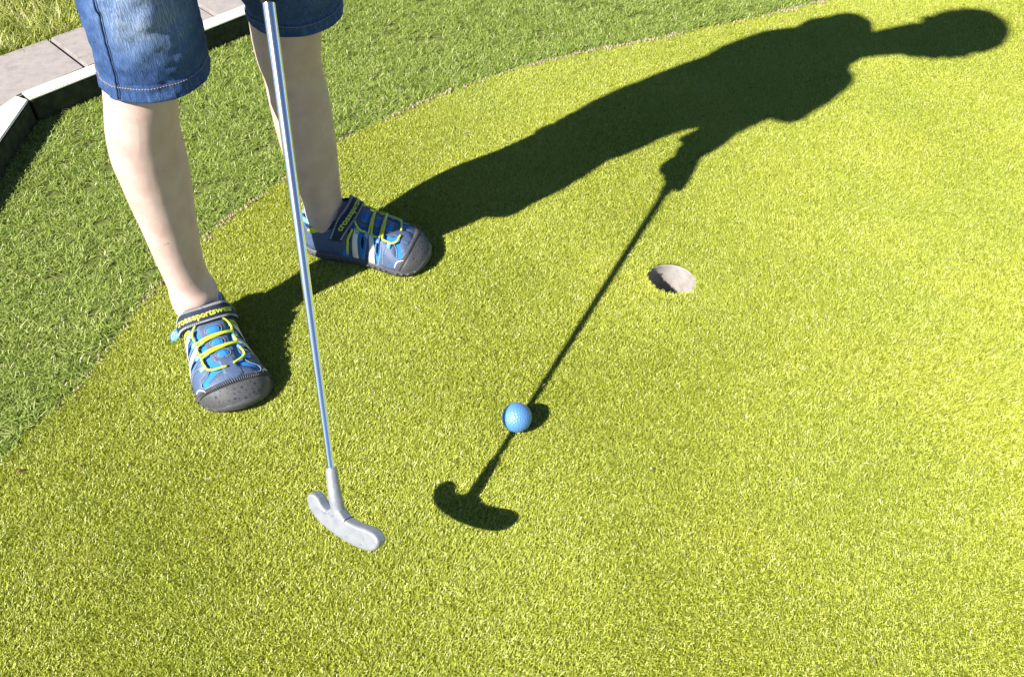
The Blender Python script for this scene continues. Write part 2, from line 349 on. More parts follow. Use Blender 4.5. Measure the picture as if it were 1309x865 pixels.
P = P[(rng.uniform(0, 1, len(P)) < .45) | (((P-far0)@s2 > -.02) & ((P-far0)@s1 > -.6) & ((P-far0)@s1 < .9))]
blades("lawn_grass", P, LZ-.002, (.018, .042), (.0016, .0034), (.2, 1.1), (-.8, .8), M_lawn, 3,
       "sunlit natural lawn grass beyond the grey slabs", "grass", .15, width_pow=2)

# ------------------------------------------------------------------ cup in the hole
cup = MB(); n = 72; ang = np.linspace(0, 2*math.pi, n, endpoint=False)
prof = [(HR-.0005, -.0035), (HR-.0005, -.1), (HR-.004, -.105), (.012, -.1045), (.0, -.1045)]
prof = [(HR+.0016, -.0085), (HR+.0014, -.0072), (HR-.0004, -.0072)]+[(HR-.0008-.0012*t, -.0076-.0924*t) for t in np.linspace(.02, 1, 9)]+[(HR-.008, -.104), (.001, -.1035)]
cup.grid([[(HOLE[0]+r*math.cos(a), HOLE[1]+r*math.sin(a), z) for a in ang] for r, z in prof], closed_v=True)
cup.grid([[(HOLE[0]+r*math.cos(a), HOLE[1]+r*math.sin(a), z) for a in ang] for r, z in [(HR+.0016, -.0085), (HR+.0016, -.11), (.001, -.112)]], closed_v=True)
o = cup.build("hole_cup", M_cup); tag(o, "round pale grey plastic cup sunk in the turf as the hole", "golf hole")

# ------------------------------------------------------------------ ball
RB = .02135; bc = Vector((.007, .8099, .0197))
bm = bmesh.new(); bmesh.ops.create_icosphere(bm, subdivisions=7, radius=1)
V = np.array([v.co[:] for v in bm.verts]); N = 380; i_ = np.arange(N)+.5
ph = np.arccos(1-2*i_/N); th = math.pi*(1+5**.5)*i_
Dm = np.stack([np.cos(th)*np.sin(ph), np.sin(th)*np.sin(ph), np.cos(ph)], 1)
Dm = Dm@np.array(Matrix.Rotation(1.1, 3, 'X')@Matrix.Rotation(.5, 3, 'Y')).T
mx = np.concatenate([(ch@Dm.T).max(1) for ch in np.array_split(V, 20)]); dist = np.arccos(np.clip(mx, -1, 1)); rd = .088
dep = np.where(dist < rd, .020*(1-(dist/rd)**2), 0)
for v, k, p in zip(bm.verts, dep, V): v.co = p*(RB*(1-k))
me = bpy.data.meshes.new("golf_ball"); bm.to_mesh(me); bm.free(); me.materials.append(M_ball)
me.polygons.foreach_set("use_smooth", [True]*len(me.polygons))
o = obj("golf_ball", me); o.location = bc; tag(o, "glossy blue dimpled golf ball resting on the putting turf", "golf ball")

# ------------------------------------------------------------------ putter
PD = np.array([-.0966, .5931, .7993]); PD /= np.linalg.norm(PD); PH = np.array([-.2020, .5945, .1973])
PA = np.array([.7886, -.4443, .425]); PA -= PD*(PA@PD); PA /= np.linalg.norm(PA); PN = np.cross(PA, PD)
pt = bpy.data.objects.new("putter", None); COL.objects.link(pt)
tag(pt, "mini golf putter with chrome shaft and silver two way head, held above the turf", "putter")
def pp(u, v, n_): return PH+PA*u+PD*v+PN*n_
SH = .497                                        # hosel top to grip
m_ = MB(); L_ = np.linspace(-.02, SH+.03, 40)
m_.tube([pp(0, t, 0) for t in L_], np.interp(L_, [0, SH], [.0041, .0066]), 28); m_.build("shaft", M_chrome, pt)
m_ = MB(); L_ = np.linspace(SH, SH+.26, 30)
m_.tube([pp(0, t, 0) for t in L_], np.interp(L_, [SH, SH+.006, SH+.02, SH+.25, SH+.26], [.0078, .0098, .0104, .013, .012]), 24); m_.build("grip", M_grip, pt)
hz_ = MB(); L_ = np.linspace(.0, -.060, 16)
hz_.tube([pp(0, t, -.0022*max(0, min(1, (-.03-t)/.02))) for t in L_], pc([-.060, -.050, -.038, -.02, -.002, 0], [.0066, .0078, .0080, .0071, .0068, .0062], L_), 28)
out = [(-41, -34.5), (-34, -34.5), (-27.5, -39), (-22.5, -46.5), (-15, -50.5), (-8, -48), (0, -46), (8, -50), (15, -57), (25, -60.5), (35, -62.3), (51, -63.8), (62, -67), (68, -73),
       (67.5, -79.5), (61, -86), (50, -89.5), (32, -88.3), (8, -83.3), (-14, -75.6), (-32, -66.3), (-44.5, -55), (-48.2, -44.5), (-46, -37.5)]
o2 = spline(np.array(out+out[:1])/1000.*[.965, 1], 5)[:-1]
cen = o2.mean(0); Nn = len(o2)
tg = np.roll(o2, -1, 0)-np.roll(o2, 1, 0); nr = np.stack([tg[:, 1], -tg[:, 0]], 1); nr /= np.linalg.norm(nr, axis=1)[:, None]
if np.sum(nr*(o2-cen)) < 0: nr = -nr
hm = MB(); F0, F1, bv = .0048, -.0092, .0028
rings = []
for ins, zz in [(bv*1.0, F0), (bv*.55, F0-.0004), (bv*.2, F0-.0013), (0, F0-.003), (0, -.003), (0, F1+.003), (bv*.2, F1+.0013), (bv*.55, F1+.0004), (bv, F1)]:
    rings.append([pp(*(o2[i]-nr[i]*ins), zz) for i in range(Nn)])
hm.grid(rings, closed_v=True)
for ring, fl in ((rings[0], 0), (rings[-1], 1)):
    V2 = [Vector(((p-PH)@PA, (p-PH)@PD)) for p in ring]; zz = (ring[0]-PH)@PN
    v, e, f, *_ = delaunay_2d_cdt(V2, [], [list(range(len(V2)))], 1, 1e-7)
    hm.add([pp(q[0], q[1], zz) for q in v], f)
hm.add(hz_.v, hz_.f)
hd = hm.build("putter_head", M_alu, pt, smooth=True)
md = hd.modifiers.new("r", 'REMESH'); md.mode = 'VOXEL'; md.voxel_size = .0006; md.use_smooth_shade = True
sm = hd.modifiers.new("s", 'SMOOTH'); sm.factor = .5; sm.iterations = 7
dg = bpy.context.evaluated_depsgraph_get(); me2 = bpy.data.meshes.new_from_object(hd.evaluated_get(dg)); hd.modifiers.clear(); hd.data = me2
me2.polygons.foreach_set("use_smooth", [True]*len(me2.polygons))
# alignment line across the top of the head, right of the hosel
al = MB(); iu = [i for i in range(Nn) if .0125 < o2[i][0] < .0150 and o2[i][1] > -.07]
k0 = min(range(Nn), key=lambda i: abs(o2[i][0]-.0155)+(1 if o2[i][1] < -.07 else 0))
p0 = o2[k0]; t0 = tg[k0]/np.linalg.norm(tg[k0]); n0 = nr[k0]; row = []
for zz, ins in [(F0+.0002, -bv*.9), (F0-.0009, -bv*.15), (F0-.003, .0003), (F1+.003, .0003), (F1+.001, -bv*.2)]:
    row.append([pp(*(p0+n0*ins+t0*sg*.0006), zz) for sg in (-1, 1)])
al.grid(row); al.build("alignment_line", M_black, hd)

# ------------------------------------------------------------------ the child: body frame (f forward, l to the child's left, z up)
FW = np.array([math.sin(AZ), -math.cos(AZ), 0]); LT = np.array([math.cos(AZ), math.sin(AZ), 0]); MO = np.array([-.39, 1.08, 0])
def B(f, l, z): return MO+FW*f+LT*l+np.array([0, 0, z])
CAM = np.array([0, 0, 1.02]); cF = np.array([0, math.cos(R(46)), -math.sin(R(46))]); cU = np.array([0, math.sin(R(46)), math.cos(R(46))])
def sight(x, y, Y):                               # photo pixel -> the real point at world depth Y
    r_ = cF+(x-654.5)/1150*np.array([1., 0, 0])-(y-432.5)/1150*cU; return CAM+r_*(Y/r_[1])
_k = M_skin.node_tree; _pb = _k.nodes['Principled BSDF']; _src = _pb.inputs['Base Color'].links[0].from_socket
_t = _k.nodes.new('ShaderNodeTexNoise'); _t.inputs['Scale'].default_value = 62; _t.inputs['Detail'].default_value = 2; _tc = _k.nodes.new('ShaderNodeTexCoord'); _k.links.new(_tc.outputs['Object'], _t.inputs['Vector'])
_r = _k.nodes.new('ShaderNodeValToRGB'); _r.color_ramp.elements[0].position = .72; _r.color_ramp.elements[1].position = .79; _r.color_ramp.elements[0].color = (1, 1, 1, 1); _r.color_ramp.elements[1].color = (.55, .40, .34, 1)
_x = _k.nodes.new('ShaderNodeMix'); _x.data_type = 'RGBA'; _x.blend_type = 'MULTIPLY'; _x.inputs['Factor'].default_value = 1
_k.links.new(_t.outputs['Fac'], _r.inputs['Fac']); _k.links.new(_src, _x.inputs['A']); _k.links.new(_r.outputs['Color'], _x.inputs['B']); _k.links.new(_x.outputs['Result'], _pb.inputs['Base Color'])
person = bpy.data.objects.new("person", None); COL.objects.link(person)
tag(person, "child in denim shorts and blue trail shoes holding the putter over the green", "person")

def ring(c_, a, b, n=28, p=1.0):
    t = np.linspace(0, 2*math.pi, n, endpoint=False)
    return [np.asarray(c_)+np.asarray(a)*math.copysign(abs(math.cos(q))**p, math.cos(q))+np.asarray(b)*math.copysign(abs(math.sin(q))**p, math.sin(q)) for q in t]
def leg_rings(levels):
    rr = []
    for (y, xl, xr, Y, dk) in levels:
        pl, pr = sight(xl, y, Y), sight(xr, y, Y); c_ = (pl+pr)/2; rad = np.linalg.norm(pr-pl)/2*.985
        v = c_-CAM; hx = pr-pl; hx /= np.linalg.norm(hx); back = np.array([-hx[1], hx[0], 0]); back /= np.linalg.norm(back)
        rr.append(ring(c_+back*dk, hx*rad, back*(rad*1.06+abs(dk)*.6)))
    return rr
NL = [(-40, 116, 222, 1.00, 0), (60, 128, 225, .995, 0), (110, 132, 226, .992, 0), (133, 133.5, 226.5, .99, 0), (155, 134, 227.5, .99, .002), (177, 136.5, 229, .99, .005), (200, 141, 233, .99, .009),
      (222, 150, 237.5, .99, .011), (250, 161.5, 242, .99, .011), (280, 176, 247, .99, .009), (320, 194, 254, .99, .006), (345, 206.5, 261, .99, .003), (360, 214, 269, .99, .001), (376, 218, 279, .988, 0), (388, 223, 279, .986, 0), (400, 232, 274, .985, 0)]
FL = [(-90, 292, 416, 1.175, 0), (0, 314, 412, 1.178, 0), (52, 323, 411, 1.182, 0), (75, 329, 410.5, 1.185, 0), (92, 335.5, 412.5, 1.187, .002), (129, 343, 420, 1.19, .006), (166, 351.5, 425.5, 1.193, .010), (200, 362, 430, 1.196, .010),
      (222, 371, 432.5, 1.20, .008), (240, 380, 434.5, 1.203, .005), (259, 387, 437, 1.205, .003), (270, 389.5, 440, 1.206, .001), (281, 394, 440, 1.206, 0), (292, 402, 434, 1.206, 0)]
def refine(levels, n=46):
    L = np.array(levels, float); y = np.linspace(L[0, 0], L[-1, 0], n)
    return [tuple([q]+[float(pc(L[:, 0], L[:, k], q)) for k in (1, 2, 3, 4)]) for q in y]
body = MB()
body.loft(leg_rings(refine(NL))); body.loft(leg_rings(refine(FL)))
def blob(c_, r, sq=(1, 1, 1), n=16):
    c_ = np.asarray(c_); t = np.linspace(.02, math.pi-.02, n)
    body.loft([ring(c_+np.array([0, 0, r*sq[2]*math.cos(q)]), (r*sq[0]*math.sin(q), 0, 0), (0, r*sq[1]*math.sin(q), 0), 20) for q in t])
def limb(pts, rad, n=20): body.tube(spline(pts, 8), np.interp(np.linspace(0, 1, 8*(len(pts)-1)+1), np.linspace(0, 1, len(rad)), rad), n)
def blob_o(c_, fx, rx, ry, rz, n=16):            # ellipsoid whose x axis points along fx
    fx = np.asarray(fx, float); fx = fx/np.linalg.norm(fx); sx = np.cross([0, 0, 1.], fx)
    sx = sx/np.linalg.norm(sx) if np.linalg.norm(sx) > 1e-6 else np.array([1., 0, 0]); ux = np.cross(fx, sx); t = np.linspace(.03, math.pi-.03, n)
    body.loft([ring(np.asarray(c_)+fx*rx*math.cos(q), sx*ry*math.sin(q), ux*rz*math.sin(q), 20) for q in t])
for c_, r in ((sight(262, 369, .985), .012), (sight(401, 268, 1.19), .011)): blob(c_, r, (1, 1, 1.3))
# feet inside the shoes
HN = np.array([-.4965, 1.0365]); DN = R(-63.3); HF = np.array([-.361, 1.222]); DF = R(-12)
def sh(H, a, x, y, z): return np.array([H[0]+math.cos(a)*x-math.sin(a)*y, H[1]+math.sin(a)*x+math.cos(a)*y, z-.002])
for H, a in ((HN, DN), (HF, DF)):
    limb([sh(H, a, .032, 0, .045), sh(H, a, .055, 0, .066), sh(H, a, .080, 0, .062), sh(H, a, .125, 0, .042), sh(H, a, .18, 0, .026)], [.022, .0285, .0265, .022, .012])
# pelvis, torso, neck
SP = [(.62, .005, .075, .115), (.68, .012, .082, .118), (.74, .012, .084, .118), (.80, .016, .078, .108), (.88, .025, .078, .105), (.96, .042, .080, .11),
      (1.03, .048, .090, .126), (1.08, .060, .090, .126), (1.115, .080, .076, .106), (1.145, .112, .052, .066), (1.165, .126, .046, .054)]
def torso(extra, z0=.0, z1=9, n=40):
    loose = lambda z: .044*math.exp(-((z-.86)/.10)**2) if extra else 0
    L = np.array(SP); zs = np.linspace(max(L[0, 0], z0), min(L[-1, 0], z1), 34)
    return [ring(B(float(pc(L[:, 0], L[:, 1], z))+loose(z)*.5, 0, z), FW*(float(pc(L[:, 0], L[:, 2], z))+extra+loose(z)*.5), LT*(float(pc(L[:, 0], L[:, 3], z))+extra), n, .88) for z in zs]
body.loft(torso(0))
limb([B(.11, 0, 1.125), B(.140, 0, 1.185), B(.175, 0, 1.245), B(.225, 0, 1.33)], [.054, .047, .048, .061])
# head, looking down at the ball
HC = np.array([.272, 0, 1.392]); pit = R(38)
hx = FW*math.cos(pit)-np.array([0, 0, math.sin(pit)]); hz = FW*math.sin(pit)+np.array([0, 0, math.cos(pit)])
def hp(x, y, z): return B(*HC)+hx*x*.93+LT*y*.97+hz*z*1.05
hl = []
for zz, xc, rx, ry in [(.098, -.012, .012, .012), (.09, -.012, .046, .040), (.072, -.011, .074, .060), (.045, -.008, .090, .070), (.015, -.004, .095, .073), (-.015, .004, .086, .067), (-.042, .014, .074, .058),
                       (-.068, .026, .062, .056), (-.088, .038, .046, .049), (-.104, .050, .030, .036), (-.112, .054, .012, .014)]:
    hl.append(ring(hp(xc, 0, zz), hx*rx*.93, LT*ry*.97, 32))
body.loft(hl)
def hb(x, y, z, rx, ry, rz):
    t = np.linspace(.03, math.pi-.03, 12); body.loft([ring(hp(x, y, z)+hz*rz*math.cos(q), hx*rx*math.sin(q), LT*ry*math.sin(q), 16) for q in t])
hb(.096, 0, -.034, .012, .012, .010); hb(.090, 0, -.016, .010, .0075, .020)                     # nose
for sg in (-1, 1):
    hb(.088, .011*sg, -.036, .009, .007, .006); hb(.072, .030*sg, .014, .018, .022, .007)           # nostrils, brows
    hb(.058, .034*sg, -.042, .026, .022, .020); hb(-.012, .070*sg, -.012, .015, .008, .024)         # cheeks, ears
hb(.084, 0, -.0605, .010, .019, .0042); hb(.082, 0, -.0690, .011, .016, .0048); hb(.070, 0, -.094, .018, .018, .013)
# arms
SHL = {1: [(.070, .112, 1.135), (.085, .150, 1.125), (.135, .185, 1.01), (.188, .190, .925)], -1: [(.135, -.115, 1.16), (.186, -.152, 1.162), (.174, -.178, 1.04), (.168, -.180, .945)]}
def G(u, ang, r):                                # point round the grip axis: u metres up from grip start
    A1 = FW-PD*(FW@PD); A1 /= np.linalg.norm(A1); A2 = np.cross(PD, A1)
    return pp(0, SH+u, 0)+A1*r*math.cos(ang)+A2*r*math.sin(ang)
HU = {-1: .05, 1: .125}                          # the right hand below, the left above
for sg in (-1, 1):
    sh_, up, mid_, el = [B(*p) for p in SHL[sg]]
    u0 = HU[sg]; pal = G(u0+.012, math.pi*(.5 if False else 1)*0+(2.2 if sg < 0 else -2.2), .026)
    wr = pal+(el-pal)/np.linalg.norm(el-pal)*.062
    limb([sh_, up, mid_, el], [.040, .044, .036, .031])
    fm = el+(wr-el)*.35
    limb([el, fm, wr+(el-wr)*.25, wr], [.031, .033, .024, .021])
    limb([wr, (wr+pal)/2, pal], [.021, .025, .024])
    a0 = 2.2 if sg < 0 else -2.2
    for k in range(4):                            # fingers close round the grip
        uu = u0+.034-.0165*k; rr = .0175+.001*(k == 1)
        span = [3.6, 3.9, 3.8, 3.3][k]
        pts = [pal+(G(uu, a0, .024)-pal)*.3]+[G(uu-.002*i, a0-sg*-1*span*i/6 if False else a0+(-sg)*-1*span*i/6*(1), rr+.004*(1-i/6)) for i in range(7)]
        limb(pts, [.0085, .0085, .008, .0078, .0078, .0072, .007, .0062], 12)
    limb([pal, G(u0+.005, a0*.5, .022), G(u0-.022, a0*.22, .0195), G(u0-.042, a0*.12, .018)], [.014, .0105, .009, .0065], 12)
bo = body.build("body", M_skin, person, fix=False)
md = bo.modifiers.new("r", 'REMESH'); md.mode = 'VOXEL'; md.voxel_size = .0032; md.use_smooth_shade = True
sm = bo.modifiers.new("s", 'SMOOTH'); sm.factor = .5; sm.iterations = 6
dg = bpy.context.evaluated_depsgraph_get(); me2 = bpy.data.meshes.new_from_object(bo.evaluated_get(dg)); bo.modifiers.clear(); bo.data = me2
me2.polygons.foreach_set("use_smooth", [True]*len(me2.polygons))
for sg in (-1, 1):
    e_ = MB(); cc = hp(.0735, .031*sg, -.004); t = np.linspace(.03, math.pi-.03, 12)
    e_.loft([ring(cc+hx*.0115*math.cos(q), LT*.0100*math.sin(q), hz*.0086*math.sin(q), 18) for q in t], 0)
    e_.loft([ring(cc+hx*(.0108+.0006*k)-hz*.002, LT*r, hz*r, 18) for k, r in ((0, .0058), (1, .004))], 1)
    e_.build("eye", [M_eye, M_black], person)
# hair: a cap of short locks
hr = MB(); 
hr.loft([ring(hp(xc, 0, zz), hx*rx, LT*ry, 32) for zz, xc, rx, ry in [(.108, -.014, .012, .012), (.100, -.014, .050, .044), (.080, -.016, .080, .066), (.05, -.014, .092, .074), (.015, -.018, .080, .074), (-.02, -.026, .060, .066), (-.045, -.030, .042, .050)]])
for k in range(420):
    z_ = rng.uniform(-.03, .10); a = rng.uniform(.9, 2*math.pi-.9) if z_ < .05 else rng.uniform(0, 2*math.pi)
    rx, ry, xc = [float(np.interp(z_, [-.045, -.02, .05, .08, .105], v)) for v in ([.042, .060, .092, .08, .02], [.05, .066, .074, .066, .02], [-.03, -.026, -.014, -.016, -.014])]
    p = hp(xc+rx*math.cos(a), ry*math.sin(a), z_); nrm = hx*math.cos(a)+LT*math.sin(a)+hz*.3; dn = -hz*.024+hx*rng.normal(0, .008)+LT*rng.normal(0, .008)
    hr.tube([p, p+nrm*.003+dn*.5, p+nrm*.0015+dn], [.004, .0035, .0008], 5)
hr.build("hair", M_hair, person)
# T-shirt
ts = MB(); ts.loft(torso(.010, .645, 1.15))
for sg in (-1, 1):
    sh_, up, mid_, el = [B(*p) for p in SHL[sg]]; p5 = up+(el-up)*(.46 if sg < 0 else .6)
    q = spline([B(SHL[sg][0][0]-.02, SHL[sg][0][1]*.6, SHL[sg][0][2]+.005), sh_, up, p5], 8)
    ts.tube(q, np.interp(np.linspace(0, 1, len(q)), [0, .33, .66, 1], [.06, .055, .054, .058] if sg > 0 else [.06, .058, .064, .080]), 28)
o = ts.build("t_shirt", M_shirt, person)
md = o.modifiers.new("r", 'REMESH'); md.mode = 'VOXEL'; md.voxel_size = .005; md.use_smooth_shade = True
sm = o.modifiers.new("s", 'SMOOTH'); sm.factor = .5; sm.iterations = 7
dg = bpy.context.evaluated_depsgraph_get(); me2 = bpy.data.meshes.new_from_object(o.evaluated_get(dg)); o.modifiers.clear()
P_ = np.array([v.co[:] for v in me2.vertices]); N_ = np.array([v.normal[:] for v in me2.vertices])
P_ = P_+N_*(vnoise(P_*[1, 1, .6], 18, 51)*.006+vnoise(P_*[1, 1, .7], 42, 52)*.0025)[:, None]; me2.vertices.foreach_set("co", P_.ravel()); o.data = me2
me2.polygons.foreach_set("use_smooth", [True]*len(me2.polygons))

# shorts: two wide denim legs meeting at the hips
def short_leg(hem_c, hem_r, top_c, top_r, tilt, seed, wear_dir, fold):
    hip = B(.012, fold*.062, .70)
    nu, nv = 70, 120; hem_c = np.array(hem_c); top_c = np.array(top_c); P = np.zeros((nu, nv, 3)); W = np.zeros((nu, nv))
    ax = top_c-hem_c; Ln = np.linalg.norm(ax); th = np.linspace(0, 2*math.pi, nv, endpoint=False)
    for i in range(nu):
        t = (i/(nu-1))**1.25; c_ = hem_c+ax*t; k_ = min(1, max(0, (t-.42)/.5)); k_ = k_*k_*(3-2*k_); c_ = c_+(hip-top_c)*k_
        rx = float(pc([0, .06, .3, 1], [hem_r[0], hem_r[0]*.985, hem_r[0]+.45*(top_r[0]-hem_r[0]), top_r[0]], t)); ry = float(pc([0, .06, .3, 1], [hem_r[1], hem_r[1]*.985, hem_r[1]+.45*(top_r[1]-hem_r[1]), top_r[1]], t))
        for j, q in enumerate(th):
            P[i, j] = c_+LT*rx*math.cos(q)+FW*ry*math.sin(q)+np.array([0, 0, 1])*(tilt[0]*math.cos(q)+tilt[1]*math.sin(q))*(1-t)
    fl = P.reshape(-1, 3); nse = vnoise(fl*[1, 1, .55], 26, seed)*.0036+vnoise(fl*[1, 1, 1.6], 62, seed+1)*.0019+vnoise(fl*[1, 1, 1.5], 150, seed+2)*.0007
    cen = np.repeat(P.mean(1)[:, None], nv, 1).reshape(-1, 3); nrm = fl-cen; nrm[:, 2] = 0; nrm /= np.linalg.norm(nrm, axis=1)[:, None]
    tt = np.repeat(((np.arange(nu)/(nu-1))**1.25)[:, None], nv, 1).ravel(); d0 = tt*Ln
    qq = np.tile(th, nu)
    pucker = np.sin(qq*46+vnoise(fl, 40, seed+3)*2.5)*.0007*np.clip(1-np.abs(d0-.008)/.012, 0, 1)
    cuff = np.where(d0 < .0175, .0014, 0)*1.0-np.exp(-((d0-.0185)/.002)**2)*.0012
    wr = np.exp(-((d0-.045)/.02)**2)*np.sin(qq*7+seed)*.0016
    fl2 = fl+nrm*(nse+pucker+cuff+wr)[:, None]
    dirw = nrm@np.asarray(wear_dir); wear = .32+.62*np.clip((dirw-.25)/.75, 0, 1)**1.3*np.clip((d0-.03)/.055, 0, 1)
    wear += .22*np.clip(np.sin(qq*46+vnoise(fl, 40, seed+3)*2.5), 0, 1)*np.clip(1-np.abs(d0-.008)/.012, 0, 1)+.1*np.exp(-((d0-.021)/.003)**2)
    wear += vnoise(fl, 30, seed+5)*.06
    return fl2.reshape(nu, nv, 3), wear, nrm.reshape(nu, nv, 3), th, d0.reshape(nu, nv)
sho = MB(); WEAR = []
def add_leg(*a, seam_q=None):
    P, wv, nr_, th, d0 = short_leg(*a); nu, nv = P.shape[:2]
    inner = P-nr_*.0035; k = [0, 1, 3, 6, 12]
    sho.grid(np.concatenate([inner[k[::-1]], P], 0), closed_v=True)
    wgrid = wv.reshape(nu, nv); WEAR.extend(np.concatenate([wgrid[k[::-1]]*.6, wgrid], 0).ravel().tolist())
    kk = len(sho.v)
    # orange stitching round the hem, one short thread at a time
    i0 = int(np.argmin(np.abs(d0[:, 0]-.0165)))
    for j in range(0, nv):
        for h_ in (0,):
            p, q = P[i0, j], P[i0, (j+1) % nv]; n0_ = nr_[i0, j]; a_, b_ = p+(q-p)*.12, p+(q-p)*.78; up = np.array([0, 0, .00055])
            o_ = n0_*.0007; o1 = n0_*.0001
            sho.add([a_-up+o1, b_-up+o1, b_+up+o1, a_+up+o1, a_+o_, b_+o_], [(0, 1, 5, 4), (4, 5, 2, 3), (0, 4, 3), (1, 2, 5)], 1)
    if seam_q is not None:                        # felled outer seam: a raised ridge with a groove
        j = int(np.argmin(np.abs(((th-seam_q+math.pi) % (2*math.pi))-math.pi)))
        for dj, off, r_, mi in ((0, -.0001, .00065, 2), (1, .0004, .0013, 0)):
            pts = [P[i, (j+dj) % nv]*(1-0)+nr_[i, (j+dj) % nv]*off for i in range(2, nu)]
            sho.tube(pts, r_, 6, mi)
    WEAR.extend([.25]*(len(sho.v)-kk))
def C_(px, py, Y): return sight(px, py, Y)
def up_to(c0, c1, z): return c0+(c1-c0)*(z-c0[2])/(c1[2]-c0[2])
hN = sight(197, 93, 1.0); tN = up_to(hN, sight(175, 0, 1.0), .70); hF = sight(379, 16, 1.185); tF = up_to(hF, sight(372, -14, 1.178), .70)
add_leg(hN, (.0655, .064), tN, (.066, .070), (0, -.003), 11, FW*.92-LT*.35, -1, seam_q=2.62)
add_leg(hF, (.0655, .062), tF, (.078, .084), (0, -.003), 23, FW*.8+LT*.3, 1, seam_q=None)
k0 = len(sho.v)
sho.loft([ring(B(f_, 0, z), FW*(rf+.008), LT*(rl+.008), 48, .9) for z, f_, rf, rl in [(.60, .015, .066, .11), (.64, .012, .082, .125), (.69, .010, .086, .126), (.74, .012, .086, .122), (.785, .015, .080, .112)]], cap0=True, cap1=False)
WEAR.extend([.3]*(len(sho.v)-k0))
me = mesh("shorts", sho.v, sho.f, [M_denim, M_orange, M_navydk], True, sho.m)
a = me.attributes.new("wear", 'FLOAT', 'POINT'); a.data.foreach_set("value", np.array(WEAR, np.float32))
bm = bmesh.new(); bm.from_mesh(me); bmesh.ops.recalc_face_normals(bm, faces=bm.faces); bm.to_mesh(me); bm.free()
obj("shorts", me, person)

